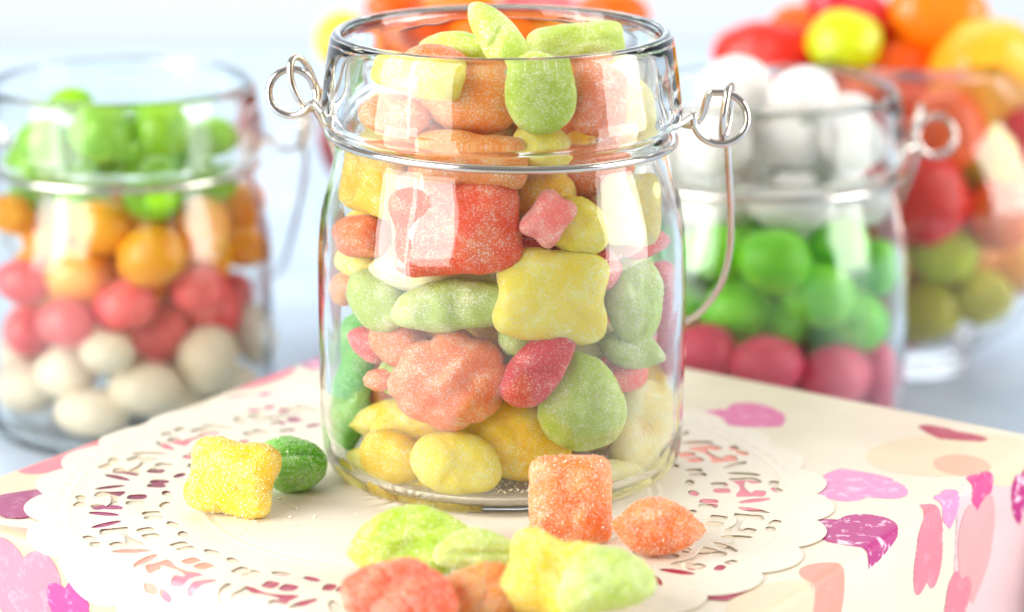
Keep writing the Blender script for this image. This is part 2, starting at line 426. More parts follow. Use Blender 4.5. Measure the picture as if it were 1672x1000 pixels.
# front to back, as the photograph shows them
JELLY = [
 ('pillow', 'lemon', 900, 482, 184, 148, 8, 'square yellow jelly with dented sides in the middle of the centre jar', dict(feat='cross', tilt=(.1, .1))),
 ('flower', 'coral', 738, 620, 196, 160, -8, 'knobbly coral blossom-shaped jelly low in the centre jar', dict(feat='knobs', t=1.15)),
 ('leaf', 'green', 947, 657, 136, 168, -8, 'green teardrop jelly with its point up, just right of the coral blossom jelly', dict(t=1.0, feat='nubs')),
 ('block', 'redorange', 745, 372, 206, 148, -6, 'large bright red-orange jelly high in the centre jar', dict(t=1.1)),
 ('oval', 'lemon', 745, 757, 138, 108, 8, 'round yellow jelly flat against the glass at the bottom of the centre jar', dict(feat='nubs')),
 ('oval', 'yellow', 645, 748, 112, 92, 12, 'yellow jelly at the bottom left of the centre jar, left of the round one', dict()),
 ('block', 'cream', 1045, 700, 112, 172, 14, 'tall pale yellow jelly standing at the bottom right wall of the centre jar', dict(t=.85)),
 ('slice', 'crimson', 876, 602, 74, 148, 42, 'narrow crimson jelly leaning between the coral blossom and the green teardrop', dict(t=.8, feat='crease')),
 ('slice', 'sage', 748, 500, 196, 84, -6, 'long ridged green slice lying left of the yellow square jelly', dict(feat='ridges', t=.9)),
 ('oval', 'pale_green', 1030, 488, 84, 138, 6, 'upright pale green jelly right of the yellow square jelly', dict(t=.85, feat='nubs')),
 ('pillow', 'pink', 893, 358, 66, 84, 36, 'small tilted pink jelly chunk right of the big red-orange one', dict(t=.6)),
 ('oval', 'cream', 688, 450, 162, 52, 6, 'flat pale yellow jelly below the big red-orange one', dict(t=.9)),
 ('oval', 'sage', 618, 490, 112, 88, 30, 'dull green jelly against the left wall of the centre jar at mid height', dict(t=.9)),
 ('block', 'coral', 596, 388, 78, 66, -12, 'small coral jelly at the left wall of the centre jar, above a yellow one', dict(t=.9)),
 ('oval', 'lemon', 590, 428, 84, 52, 6, 'small yellow jelly at the left wall of the centre jar, under a coral one', dict(t=.8)),
 ('oval', 'lemon', 940, 372, 110, 86, 20, 'yellow jelly tucked under the small pink chunk', dict(dep=.25, feat='nubs')),
 ('block', 'cream', 1022, 340, 104, 120, 10, 'cream-coloured jelly at the upper right wall of the centre jar', dict(t=.9)),
 ('slice', 'rose', 1050, 400, 74, 44, -18, 'thin rose-pink jelly end below the cream-coloured one at the right wall', dict(t=.7)),
 ('block', 'yellow', 616, 298, 104, 110, 8, 'yellow jelly under the shoulder at the left of the centre jar', dict(t=.9, rin=3.5)),
 ('oval', 'gold', 885, 312, 104, 90, 0, 'golden jelly behind the small pink chunk', dict(dep=.5)),
 ('oval', 'yellow', 690, 700, 170, 90, -6, 'broad yellow jelly overlapping behind the coral blossom near the bottom', dict(t=.8, dep=.25, feat='nubs')),
 ('lemon', 'yellow', 640, 682, 150, 66, -14, 'yellow lemon-shaped jelly with its tip at the left, under the coral blossom', dict(t=.9, dep=.1)),
 ('oval', 'yellow', 842, 718, 170, 130, 6, 'large deep-yellow jelly behind the round one at the bottom of the centre jar', dict(dep=.3, feat='nubs')),
 ('lemon', 'leaf', 572, 655, 78, 196, 6, 'long bright green jelly standing against the left wall at the bottom of the centre jar', dict(t=.8, feat='crease')),
 ('oval', 'peach', 655, 560, 100, 66, 20, 'peach-coloured jelly above and left of the coral blossom', dict(t=.8)),
 ('flower', 'coral', 622, 620, 50, 36, 0, 'tiny coral flower jelly peeping out left of the coral blossom', dict(t=.5)),
 ('slice', 'rose', 604, 560, 70, 46, 40, 'rose-pink jelly edge at the left wall below the dull green one', dict(t=.7)),
 ('oval', 'sage', 848, 552, 66, 60, -20, 'small dull green jelly under the left corner of the yellow square', dict(t=.7)),
 ('lemon', 'sage', 1028, 570, 110, 62, 24, 'dull green jelly below the upright pale green one', dict(t=.85)),
 ('oval', 'redorange', 1012, 612, 84, 54, 0, 'red-orange jelly between the green teardrop and the right wall', dict(t=.8, dep=.2)),
 ('block', 'rose', 1090, 520, 44, 190, 2, 'long rose-red jelly strip standing against the right wall of the centre jar', dict(t=.6)),
 ('oval', 'red', 866, 410, 78, 56, 20, 'dark red jelly in the gap above the yellow square', dict(dep=.6)),
 ('block', 'orange', 770, 262, 170, 84, 4, 'wide orange jelly just below the wire ring of the centre jar', dict(rin=3.3)),
 ('oval', 'coral', 965, 272, 126, 80, 0, 'coral jelly just below the wire ring at the right of the centre jar', dict(rin=3.3)),
 ('lemon', 'rose', 985, 440, 60, 70, 0, 'salmon jelly edge between the yellow square and the upright pale green one', dict(t=.7, dep=.5)),
 ('oval', 'yellow', 1060, 600, 70, 90, 0, 'deep yellow jelly above the tall pale one at the right wall', dict(t=.7, dep=.3)),
 ('oval', 'yellow', 715, 796, 150, 44, 0, 'low yellow jelly lying flat on the floor of the centre jar', dict(t=.8, dep=.3)),
 ('oval', 'lemon', 596, 770, 76, 80, -10, 'yellow jelly in the bottom left corner of the centre jar', dict(t=.7)),
 ('oval', 'cream', 985, 790, 130, 70, 0, 'cream jelly on the floor of the centre jar behind the upright block', dict(t=.7, dep=.2)),
 ('oval', 'peach', 610, 625, 90, 80, 0, 'peach jelly behind the tiny coral flower at the left', dict(t=.7, dep=.5)),
 ('oval', 'cream', 960, 555, 100, 70, 0, 'cream jelly in the gap above the green teardrop', dict(t=.7, dep=.8)),
 ('oval', 'cream', 850, 440, 90, 80, 0, 'cream jelly behind the top left corner of the yellow square', dict(t=.7, dep=.9)),
 ('oval', 'orange', 704, 548, 92, 52, 0, 'orange jelly in the gap between the ridged green slice and the coral blossom', dict(t=.6, dep=.5)),
 ('oval', 'gold', 830, 690, 90, 60, 0, 'golden jelly in the gap under the narrow crimson one', dict(t=.6, dep=.5)),
 ('slice', 'orange', 560, 470, 50, 60, 20, 'orange jelly edge at the left wall above the dull green one', dict(t=.6, dep=.3)),
 ('oval', 'yellow', 985, 398, 70, 60, 0, 'yellow jelly end in the gap right of the one tucked under the pink chunk', dict(t=.6, dep=.5)),
 ('slice', 'peach', 690, 300, 80, 50, 0, 'thin peach jelly in the gap above the big red-orange one', dict(t=.5, dep=.4)),
 ('oval', 'leaf', 585, 560, 70, 110, 0, 'bright green jelly behind the rose-pink edge at the left wall', dict(t=.8, dep=.4)),
]
for i, (kind, col, px, py, w, h, roll, lab, kw) in enumerate(JELLY):
    in_jar(i, kind, col, px, py, w, h, roll, label=lab, **kw)
NECK = [
 ('slice', 'pale_green', 812, 60, 62, 124, -38, 'pale green leaf-shaped jelly standing up at the very top of the centre jar', dict(dep=1.2, feat='crease', t=.75, face=.1)),
 ('block', 'pale_green', 940, 72, 160, 66, -6, 'pale green lemon-shaped jelly lying at the top right of the centre jar', dict(dep=1.3, t=1.0, feat='nubs', face=.1)),
 ('block', 'lemon', 688, 126, 140, 58, 12, 'yellow jelly lying inside the neck of the centre jar at the left', dict(t=.9)),
 ('oval', 'green', 878, 152, 104, 124, 176, 'upright oval green jelly inside the neck of the centre jar', dict(t=.9)),
 ('oval', 'orange', 772, 172, 144, 100, 6, 'round orange jelly inside the neck of the centre jar', dict(dep=.15)),
 ('oval', 'coral', 712, 100, 104, 46, 4, 'coral jelly peeping over the front rim line of the centre jar', dict(dep=1.0, t=1.0)),
 ('oval', 'green', 742, 84, 136, 62, -10, 'green jelly behind the coral one at the top of the centre jar', dict(dep=1.7, t=1.0)),
 ('block', 'coral', 972, 168, 78, 104, 8, 'coral jelly inside the neck of the centre jar right of the upright oval green one', dict(t=.8)),
 ('oval', 'peach', 650, 190, 110, 60, 4, 'pale peach jelly inside the neck of the centre jar at the left', dict(t=.8)),
 ('oval', 'gold', 930, 124, 70, 60, 0, 'golden jelly in the neck behind the upright oval green one', dict(dep=.9, t=.8)),
 ('oval', 'cream', 1030, 180, 74, 90, 0, 'cream jelly against the right wall of the neck of the centre jar', dict(t=.7)),
]
for i, (kind, col, px, py, w, h, roll, lab, kw) in enumerate(NECK):
    kw = dict(kw); kw.setdefault('rin', 3.3)
    in_jar(60+i, kind, col, px, py, w, h, roll, label=lab, **kw)
# the jellies behind them, dropped in one by one
fc = ['orange', 'yellow', 'peach', 'green', 'coral', 'gold', 'orange', 'lemon', 'cream', 'pale_green', 'peach', 'peach']
rg = random.Random(21); nfill = 0
proto = {}
for k in range(84):
    best = None
    kind = rg.choice(['oval', 'pillow', 'lemon', 'flower']); col = fc[k % len(fc)]
    key = (kind, col, k < 46)
    W, Hh, t = (1.9, 1.6, .95) if k < 46 else (1.45, 1.2, .8)
    lv, lf = candy_mesh(kind, W, Hh, t, 200, 0, 16, 8, .5)
    for tr in range(14):
        a = rg.uniform(0, 2*PI) if tr % 2 else rg.uniform(.15, PI-.15); rr = 2.75*math.sqrt(rg.random())
        n = Vector((rg.uniform(-.5, .5), rg.uniform(-.5, .5), 1))
        M = frame(n, rg.uniform(0, 180))
        z = 1.0
        while z < 8.2:
            rmax = 2.75 if z < 6.2 else 2.35
            q = Vector((JC.x+min(rr, rmax)*math.cos(a), JC.y+min(rr, rmax)*math.sin(a), z))
            bv = bvh_of(lv, lf, M, q, .95)
            if not any(bv.overlap(b) for b in heap): break
            z += .3
        else: continue
        if best is None or q.z < best[0].z: best = (q, M, bv)
    if best is None: continue
    q, M, bv = best; heap.append(bv)
    if key not in proto:
        v, f = candy_mesh(kind, W, Hh, t, 200+len(proto), 'nubs', 48, 24)
        o = obj('jelly_candy', v, f, CM[col], loc=q, world=False); proto[key] = o
    else:
        o = proto[key].copy(); C.objects.link(o); o.location = q*S
    o.rotation_mode = 'QUATERNION'; o.rotation_quaternion = M.to_quaternion()
    tag(o, 'sugared jelly buried in the middle of the centre jar behind the front ones', 'jelly candy', 'jellies buried in the centre jar')
    nfill += 1
# loose sugar on the jar floor
vs, fs, mi, sm = [], [], [], []
for k in range(1500):
    a = rg.uniform(0, 2*PI); r = 3.35*math.sqrt(rg.random()); s = rg.uniform(.02, .045)
    z = .33 if r < 2.9 else .33+(r-2.9)*.2
    p = Vector((JC.x+r*math.cos(a), JC.y+r*math.sin(a), z+s*.4)); M = Matrix.Rotation(rg.random()*6, 3, 'X') @ Matrix.Rotation(rg.random()*6, 3, 'Z')
    k0 = len(vs)
    for q in [(-1, -1, -1), (1, -1, -1), (1, 1, -1), (-1, 1, -1), (-1, -1, 1), (1, -1, 1), (1, 1, 1), (-1, 1, 1)]: vs.append(p+M @ Vector(q)*s*.5)
    for q in [(0, 3, 2, 1), (4, 5, 6, 7), (0, 1, 5, 4), (1, 2, 6, 5), (2, 3, 7, 6), (3, 0, 4, 7)]: fs.append(tuple(k0+x for x in q))
tag(obj('sugar_grains', vs, fs, GM['cream'], smooth=False, loc=JC+Vector((0, 0, .55))), 'loose white sugar grains scattered over the floor of the centre jar', 'sugar', kind='stuff')

# ------------------------------------------------------------------ loose jellies on the doily
heap2 = []
def loose(i, kind, col, px, py, w, h, roll, t, tiltx, tiltz, label, feat=0, z=None, grains=1100, nrm=None):
    """lies on the doily; its flat side leans back from the camera by tiltx"""
    zz = z if z is not None else .5
    p = onz(px, py, zz); c = depth(p); W, Hh = w*c/F, h*c/F
    n = nrm if nrm is not None else Vector((tiltz, -math.cos(R(tiltx)), math.sin(R(tiltx))))
    M = frame(Vector(n), roll)
    # rest on the ground
    lv, lf = candy_mesh(kind, W, Hh, t, 31+i*1.3, feat, 32, 16)
    lo = min((M @ v).z for v in lv)
    d = ray(px, py).normalized()
    p = EYE + d*((-lo*.97+.04-H)/d.z) if z is None else p
    o, p = make_candy('jelly_candy', kind, col, W, Hh, t, p, M, 31+i*1.3, feat, grains, None, heap2)
    tag(o, label, 'jelly candy', 'loose jellies on the doily')
    return o
loose(0, 'pillow', 'yellow', 378, 780, 152, 128, 6, 1.0, 30, -.15, 'square yellow jelly lying left of the centre jar', 'cross')
loose(1, 'oval', 'leaf', 474, 758, 124, 92, 10, 1.0, 45, .2, 'bright green jelly between the loose yellow square and the centre jar', 'crease')
loose(2, 'lemon', 'lime', 672, 888, 206, 130, -8, 1.1, 35, 0, 'large lime-green lemon-shaped jelly in front of the centre jar', 'nubs')
loose(3, 'bean', 'pale_green', 782, 906, 146, 84, 10, .8, 25, .1, 'small pale green jelly leaning on the large lime-green one', 'crease', z=.85)
loose(4, 'pillow', 'yellow', 905, 942, 176, 150, 20, 1.0, 52, 0, 'bright yellow jelly half hidden between the pale green ones at the front', 'cross')
loose(5, 'bean', 'pale_green', 985, 954, 168, 122, -12, 1.0, 32, .1, 'pale green bean-shaped jelly at the front right of the yellow one', 'nubs', z=.95)
loose(6, 'flower', 'redorange', 652, 975, 206, 128, 4, 1.0, 50, -.1, 'red-orange flower-shaped jelly at the bottom edge of the photo', 'lobes', z=.75)
loose(7, 'flower', 'orange', 802, 966, 176, 100, -10, .9, 45, .1, 'orange flower-shaped jelly right of the red-orange flower one', 'lobes')
loose(8, 'waist', 'peach', 931, 815, 150, 150, -2, 1.0, 10, -.12, 'upright peach-orange jelly block leaning against the front of the centre jar', 'nubs')
loose(9, 'lemon', 'peach', 1072, 862, 148, 96, 8, 1.0, 30, .15, 'peach-orange lemon-shaped jelly right of the upright block', 'nubs')

vs, fs = [], []
for k in range(170):
    px, py = rg.choice([(700, 930), (900, 900), (1040, 900), (410, 830), (940, 985)]); px += rg.gauss(0, 75); py += rg.gauss(0, 28)
    p = onz(px, py, .07); s_ = rg.uniform(.02, .05); M = Matrix.Rotation(rg.random()*6, 3, 'X') @ Matrix.Rotation(rg.random()*6, 3, 'Z'); k0 = len(vs)
    for q in [(-1, -1, -1), (1, -1, -1), (1, 1, -1), (-1, 1, -1), (-1, -1, 1), (1, -1, 1), (1, 1, 1), (-1, 1, 1)]: vs.append(p+M @ Vector(q)*s_*.5)
    for q in [(0, 3, 2, 1), (4, 5, 6, 7), (0, 1, 5, 4), (1, 2, 6, 5), (2, 3, 7, 6), (3, 0, 4, 7)]: fs.append(tuple(k0+x for x in q))
tag(obj('sugar_grains', vs, fs, GM['cream'], smooth=False, loc=(0, -6, .05)), 'loose sugar grains spilled on the doily around the loose jellies', 'sugar', kind='stuff')

# ------------------------------------------------------------------ gift box with heart paper
B_, R_, F_, L_ = (Vector((a, b)) for a, b in ((-2.27, 12.52), (12.2, 1.98), (1.76, -13.65), (-12.62, -2.84)))
QUAD = [B_, R_, F_, L_]; FR = .16; BH = 3.98
EDG = []
cen = (B_+R_+F_+L_)/4
for i in range(4):
    a, b = QUAD[i], QUAD[(i+1) % 4]; d = (b-a).normalized(); n = Vector((-d.y, d.x))
    if n.dot(cen-a) > 0: n = -n
    EDG.append((a, n))                            # 0: back right, 1: front right, 2: front left, 3: back left
def surf(u, v, off):
    p = Vector((u, v)); best, bi = -9, 0
    for i, (a, n) in enumerate(EDG):
        d = (p-a).dot(n)+FR
        if d > best: best, bi = d, i
    if best <= 0: return (u, v, off)
    n = EDG[bi][1]; q = p-n*best; a = best/FR
    if a < PI/2:
        return (q.x+n.x*(FR+off)*math.sin(a), q.y+n.y*(FR+off)*math.sin(a), -FR+(FR+off)*math.cos(a))
    return (q.x+n.x*(FR+off), q.y+n.y*(FR+off), -FR-(best-FR*PI/2))
def face_ext(px, py, e):
    """pixel on side face e -> place on the unfolded paper"""
    a, n = EDG[e]; d = ray(px, py); t = ((a.x-EYE.x)*n.x+(a.y-EYE.y)*n.y)/(d.x*n.x+d.y*n.y)
    p = EYE+d*t; dz = -p.z
    q = Vector((p.x, p.y)) + n*(dz-FR+FR*PI/2-FR)
    return q
def sheet(field, bb, res, off, name, mat, parent=None, thick=0, loc=(0, 0, 0), fixed=None):
    """a sheet clipped to field > 0, following the box surface"""
    x0, y0, x1, y1 = bb; nx = max(2, int((x1-x0)/res)); ny = max(2, int((y1-y0)/res))
    return grid_sheet([(x0+(x1-x0)*i/nx, ) for i in range(nx+1)], None, lambda i, j: (x0+(x1-x0)*i/nx, y0+(y1-y0)*j/ny), nx, ny, field, off, name, mat, parent, thick, loc)
def grid_sheet(_a, _b, pos, nx, ny, field, off, name, mat, parent, thick, loc, wrap=False):
    P2 = {}; val = {}
    def g(i, j):
        k = (i % nx if wrap else i, j)
        if k not in P2:
            P2[k] = pos(*k); val[k] = field(*P2[k])
        return k
    vi = {}; vs = []; fs = []
    offf = off if callable(off) else (lambda x, y: off)
    def vert(k):
        if k not in vi: vi[k] = len(vs); vs.append(surf(*P2[k], offf(*P2[k])))
        return vi[k]
    def cut(a, b):
        if b < a: a, b = b, a
        k = (a, b)
        if k not in vi:
            t = val[a]/(val[a]-val[b]); pa, pb = P2[a], P2[b]
            xx, yy = pa[0]+(pb[0]-pa[0])*t, pa[1]+(pb[1]-pa[1])*t
            vi[k] = len(vs); vs.append(surf(xx, yy, offf(xx, yy)))
        return vi[k]
    for i in range(nx):
        for j in range(ny):
            q = [g(i, j), g(i+1, j), g(i+1, j+1), g(i, j+1)]
            s = [val[k] > 0 for k in q]
            if all(s): fs.append(tuple(vert(k) for k in q)); continue
            if not any(s): continue
            for tri in ((q[0], q[1], q[2]), (q[0], q[2], q[3])):
                poly = []
                for m in range(3):
                    a, b = tri[m], tri[(m+1) % 3]
                    if val[a] > 0: poly.append(vert(a))
                    if (val[a] > 0) != (val[b] > 0): poly.append(cut(a, b))
                if len(poly) >= 3: fs.append(tuple(poly))
    o = obj(name, vs, fs, mat, parent, loc, smooth=True)
    if thick:
        m = o.modifiers.new('thickness', 'SOLIDIFY'); m.thickness = thick*S; m.offset = 1
    return o
def paper(name, col, rough=.38, worn=0):
    nt = NT(name); col = lin(col)
    b = nt.n('ShaderNodeBsdfPrincipled'); b.inputs['Roughness'].default_value = rough
    tc = nt.n('ShaderNodeTexCoord')
    nz = nt.n('ShaderNodeTexNoise', i_Scale=320.0, i_Detail=6.0, i_Roughness=.7); nt.l(tc.outputs['Object'], nz.inputs['Vector'])
    n2 = nt.n('ShaderNodeTexNoise', i_Scale=60.0, i_Detail=3.0); nt.l(tc.outputs['Object'], n2.inputs['Vector'])
    base = mixc(nt, ramp(nt, n2.outputs[0], .3, .7), tuple(c*.93 for c in col), col)
    if worn:
        mu = nt.n('ShaderNodeMath', operation='MULTIPLY'); nt.l(ramp(nt, nz.outputs[0], .54, .6), mu.inputs[0]); mu.inputs[1].default_value = worn
        base = mixc(nt, mu.outputs[0], base, lin((252, 226, 236)))
    nt.l(base, b.inputs['Base Color'])
    bu = nt.n('ShaderNodeBump', i_Strength=.12, i_Distance=.0004); nt.l(n2.outputs[0], bu.inputs['Height']); nt.l(bu.outputs[0], b.inputs['Normal'])
    nt.l(b.outputs[0], nt.out.inputs[0]); return nt.m
MP = {k: paper('heart_paper_'+k, c, worn=w) for k, (c, w) in dict(
    cream=((229, 215, 193), 0), pink=((222, 112, 164), .2), lilac=((226, 140, 186), .4), magenta=((178, 30, 118), .75), plum=((160, 46, 104), .1),
    blush=((228, 122, 138), .1), peach=((236, 172, 142), 0), sand=((226, 206, 172), 0), salmon=((244, 150, 130), .1), crimson=((176, 38, 74), .1), hot=((224, 62, 130), .2), berry=((138, 28, 72), 0),
    rosegrey=((226, 160, 160), 0)).items()}
gb = tag(thing('gift_box', (0.0, 0, -BH)), 'square gift box in cream paper printed with pink and purple hearts, carrying the centre jar', 'gift box')
vs, fs = [], []
ins = []
for i in range(4):
    a0, n0 = EDG[i-1]; a1, n1 = EDG[i]
    # inset corner between edge i-1 and edge i
    A = Matrix(((n0.x, n0.y), (n1.x, n1.y))); rhs = Vector((a0.dot(n0)-FR, a1.dot(n1)-FR))
    ins.append((A.inverted() @ rhs, n0, n1))
rings = [(0.0, 0.0)]+[(math.sin(PI/2*k/8), FR*(1-math.cos(PI/2*k/8))) for k in range(1, 9)]+[(1, BH-.1), (.75, BH)]
NCOR = 8; per = 4*(NCOR+1)
for s, dz in rings:
    for q, n0, n1 in ins:
        for k in range(NCOR+1):
            n = n0.slerp(n1, k/NCOR) if k not in (0, NCOR) else (n0 if k == 0 else n1)
            n = Vector(n).normalized(); vs.append((q.x+n.x*FR*s, q.y+n.y*FR*s, -dz))
for r in range(1, len(rings)-1):
    for k in range(per):
        l = (k+1) % per; fs.append((r*per+k, r*per+l, (r+1)*per+l, (r+1)*per+k))
for k in range(per):
    l = (k+1) % per; fs.append((k, l, per+l, per+k))
fs.append(tuple(range(per))[::-1])
fs.append(tuple((len(rings)-1)*per+k for k in range(per)))
bx = obj('wrapped_box', vs, fs, MP['cream'], gb, (0, 0, -BH))
mod = bx.modifiers.new('weld', 'WELD'); mod.merge_threshold = .00001
nh = [0]
def heart(col, px, py, w, h=None, rot=0, e=None, shape='heart', off=None):
    """w, h in cm on the paper; rot degrees on the paper"""
    q = face_ext(px, py, e) if e is not None else onz(px, py)
    h = h or w; nh[0] += 1
    o_ = off if off is not None else .003+.0006*nh[0]
    ca, sa = math.cos(R(rot)), math.sin(R(rot))
    def f(x, y):
        dx, dy = x-q.x, y-q.y
        a, b = (dx*ca+dy*sa)/(w*.5), (-dx*sa+dy*ca)/(h*.5)
        if shape == 'oval': return 1-(a*a+b*b)
        a *= 1.12; b = b*1.1+.12
        wob = .05*math.sin(a*5+nh[0])
        return -((a*a+b*b-1+wob)**3-1.1*a*a*b**3)
    m = max(w, h)*.8
    return sheet(f, (q.x-m, q.y-m, q.x+m, q.y+m), .09, o_, 'heart_print' if shape == 'heart' else 'printed_spot', MP[col], gb, 0, (0, 0, -BH))
# front right face (edge 1) and front left face (edge 2) are seen; edge 3 is the back left edge, edge 0 the back right one
heart('sand', 1560, 742, 4.2, 3.0, 20, shape='oval')
heart('pink', 1228, 682, 1.85, 2.0, 40)
heart('lilac', 1396, 790, 1.95, 2.2, 190)
heart('magenta', 1406, 872, 1.95, 2.2, 22)
heart('crimson', 1550, 710, 1.7, .8, -40)
heart('peach', 1570, 760, 1.25, 1.5, 0, shape='oval')
heart('blush', 1518, 885, 1.4, 2.1, 232, e=1)
heart('salmon', 1350, 975, 1.5, 2.0, 56, e=1, shape='oval')
heart('sand', 1270, 1010, 3.0, 2.2, 56, e=1, shape='oval')
heart('lilac', 1552, 830, .9, 1.0, 56, e=1)
heart('hot', 1602, 808, 1.1, 1.1, 40, e=1)
heart('magenta', 1665, 815, 1.0, 1.3, 60, e=1)
heart('rosegrey', 1592, 905, 1.9, 2.4, 56, e=1)
heart('blush', 1560, 990, 1.3, 1.4, 30, e=1)
heart('sand', 80, 785, 4.0, 5.0, 0, shape='oval')
heart('blush', 105, 745, 1.5, 2.9, -28, shape='oval')
heart('magenta', 30, 822, 1.5, 1.9, 160)
heart('plum', 30, 822, 1.5, 1.9, 160, off=.0275)
heart('berry', 228, 794, 2.0, 2.0, 10)
heart('plum', 172, 850, 1.7, 1.4, 60)
heart('hot', 430, 662, 1.7, 1.8, 20)
heart('plum', 505, 695, 1.4, 1.6, 0)
heart('magenta', 513, 592, .8, 1.4, 0)
heart('blush', 350, 735, 2.0, 2.2, 40)
heart('blush', 420, 615, 2.6, 1.2, 56, shape='oval')
heart('peach', 70, 955, 4.6, 2.6, -37, e=2, shape='oval')
heart('blush', 40, 970, 2.2, 2.1, -40, e=2, off=.0275)
heart('hot', 118, 1000, 1.2, 1.3, -20, e=2, off=.0285)
heart('salmon', 262, 930, 2.6, 1.8, -20)
heart('blush', 300, 965, 1.6, 1.6, 30, off=.0285)
heart('crimson', 490, 965, 2.0, 1.8, 10)
heart('crimson', 1160, 955, 2.0, 2.0, 15)
heart('blush', 1215, 815, 1.9, 2.0, 30)
heart('salmon', 1165, 745, 1.6, 2.0, 80)
heart('sand', 1130, 870, 1.6, 2.6, 10, shape='oval')
flap = sheet(lambda x, y: min((Vector((x, y))-onz(1552, 802).to_2d()).dot(Vector((.56, .83))), (Vector((x, y))-EDG[1][0]).dot(EDG[1][1])+.12),
             (7.5, -5.5, 17.5, 6.5), .16, .0008, 'paper_flap', paper('flap_paper', (226, 190, 190)), gb, .0015, (0, 0, -BH))

# ------------------------------------------------------------------ paper doily
DC = Vector((-1.75, -2.15)); NS = 18; DK = 1.035
def ell(u, v, cu, cv, a, b, rot=0):
    ca, sa = math.cos(rot), math.sin(rot); du, dv = u-cu, v-cv
    x, y = (du*ca+dv*sa)/a, (-du*sa+dv*ca)/b
    return math.sqrt(x*x+y*y)-1
def quad(u, v, cu, cv, a, b, rot=0):
    ca, sa = math.cos(rot), math.sin(rot); du, dv = u-cu, v-cv
    x, y = abs(du*ca+dv*sa)/a, abs(-du*sa+dv*ca)/b
    return (x**3.2+y**3.2)**(1/3.2)-1
def doily_field(x, y):
    dx, dy = x-DC.x, y-DC.y; r = math.hypot(dx, dy)/DK; th = math.atan2(dy, dx)
    k = 30; sc_ = abs(math.sin(th*k/2))
    edge = (7.98+.34*sc_**.75)-r
    if r < 4.75 or r > 7.6: return edge
    sec = 2*PI/NS; t = (th+.11) % sec-sec/2; u = t*r; v = r; h = sec*r/2
    au = abs(u)
    # distorted by hand-cut unevenness
    w = noise.noise(Vector((dx*1.3, dy*1.3, 4)))*.05; u += w; au = abs(u)
    f = min(
        quad(au, v, .2, 7.2, .13, .08, .3),
        quad(au, v, .42, 6.8, .15, .11, -.25), max(abs(u)/.46-1, abs(v-6.5)/(.04+.09*min(1, (au/.42)**2))-1),
        ell(au, v, .86, 6.7, .09, .26, .3),
        quad(au, v, .2, 6.05, .12, .14, 0),
        quad(au, v, h-.14, 5.75, .10, .15, .0),
        ell(au, v, .34, 5.45, .15, .08, .25))
    f += .2*noise.noise(Vector((dx*.9, dy*.9, 9)))-.32
    return min(edge, f*.12)
nu_, nv_ = 1260, 130
def dpos(i, j):
    a = 2*PI*i/nu_
    r = [0, 1.5, 3.2, 4.5][j] if j < 4 else 4.5+(8.45-4.5)*(j-3)/(nv_-3)
    r *= DK
    return (DC.x+r*math.cos(a), DC.y+r*math.sin(a))
E2 = 0
nt = NT('doily_paper'); b = nt.n('ShaderNodeBsdfPrincipled'); b.inputs['Base Color'].default_value = (*lin((231, 222, 204)), 1); b.inputs['Roughness'].default_value = .6
b.inputs['Subsurface Weight'].default_value = .0
tc = nt.n('ShaderNodeTexCoord'); nz = nt.n('ShaderNodeTexNoise', i_Scale=90.0, i_Detail=5.0); nt.l(tc.outputs['Object'], nz.inputs['Vector'])
bu = nt.n('ShaderNodeBump', i_Strength=.25, i_Distance=.0006); nt.l(nz.outputs[0], bu.inputs['Height']); nt.l(bu.outputs[0], b.inputs['Normal']); nt.l(b.outputs[0], nt.out.inputs[0])
def emboss(x, y):
    dx, dy = x-DC.x, y-DC.y; r = math.hypot(dx, dy)/DK; th = math.atan2(dy, dx)
    g = lambda c, w: math.exp(-((r-c)/w)**2)
    lift = max(0, (r-7.0)/1.2)**1.6*.015*(.5+noise.noise(Vector((dx*.45, dy*.45, 2))))
    return .036+lift+.014*g(7.72, .09)*(1+math.cos(th*90))*.5+.012*g(4.72, .06)+.012*g(4.5, .05)+.010*g(7.45, .05)+.004*noise.noise(Vector((dx*1.5, dy*1.5, 0)))+.003*noise.noise(Vector((dx*4, dy*4, 0)))+.003
do = grid_sheet(None, None, dpos, nu_, nv_, doily_field, emboss, 'paper_doily', nt.m, None, .012, (DC.x, DC.y, 0.0), wrap=True)
tag(do, 'round cream paper doily with cut-out lace edge lying under the centre jar', 'doily')

# ------------------------------------------------------------------ hard sweets in the two jars behind
def ball_mat(name, col, deep=None, rough=.35, sss=.25):
    nt = NT(name); col = lin(col); deep = lin(deep) if deep else tuple(c*.8 for c in col)
    b = nt.n('ShaderNodeBsdfPrincipled'); tc = nt.n('ShaderNodeTexCoord')
    nz = nt.n('ShaderNodeTexNoise', i_Scale=120.0, i_Detail=3.0); nt.l(tc.outputs['Object'], nz.inputs['Vector'])
    nt.l(mixc(nt, ramp(nt, nz.outputs[0], .3, .7), deep, col), b.inputs['Base Color'])
    b.inputs['Roughness'].default_value = rough; b.inputs['Subsurface Weight'].default_value = sss
    b.inputs['Subsurface Radius'].default_value = (1, .7, .4); b.inputs['Subsurface Scale'].default_value = .002
    nt.l(b.outputs[0], nt.out.inputs[0]); return nt.m
BM = {k: ball_mat('candy_shell_'+k, c, d, r) for k, (c, d, r) in dict(
    ivory=((240, 228, 200), (232, 216, 184), .4), salmon=((244, 108, 102), (232, 82, 80), .35), amber=((255, 182, 14), (253, 158, 4), .3), grass=((150, 206, 22), (126, 190, 14), .35),
    white=((228, 225, 220), (218, 214, 207), .45), kelly=((136, 224, 40), (108, 208, 30), .4), cerise=((236, 76, 112), (220, 54, 90), .4)).items()}
BALLM = {}
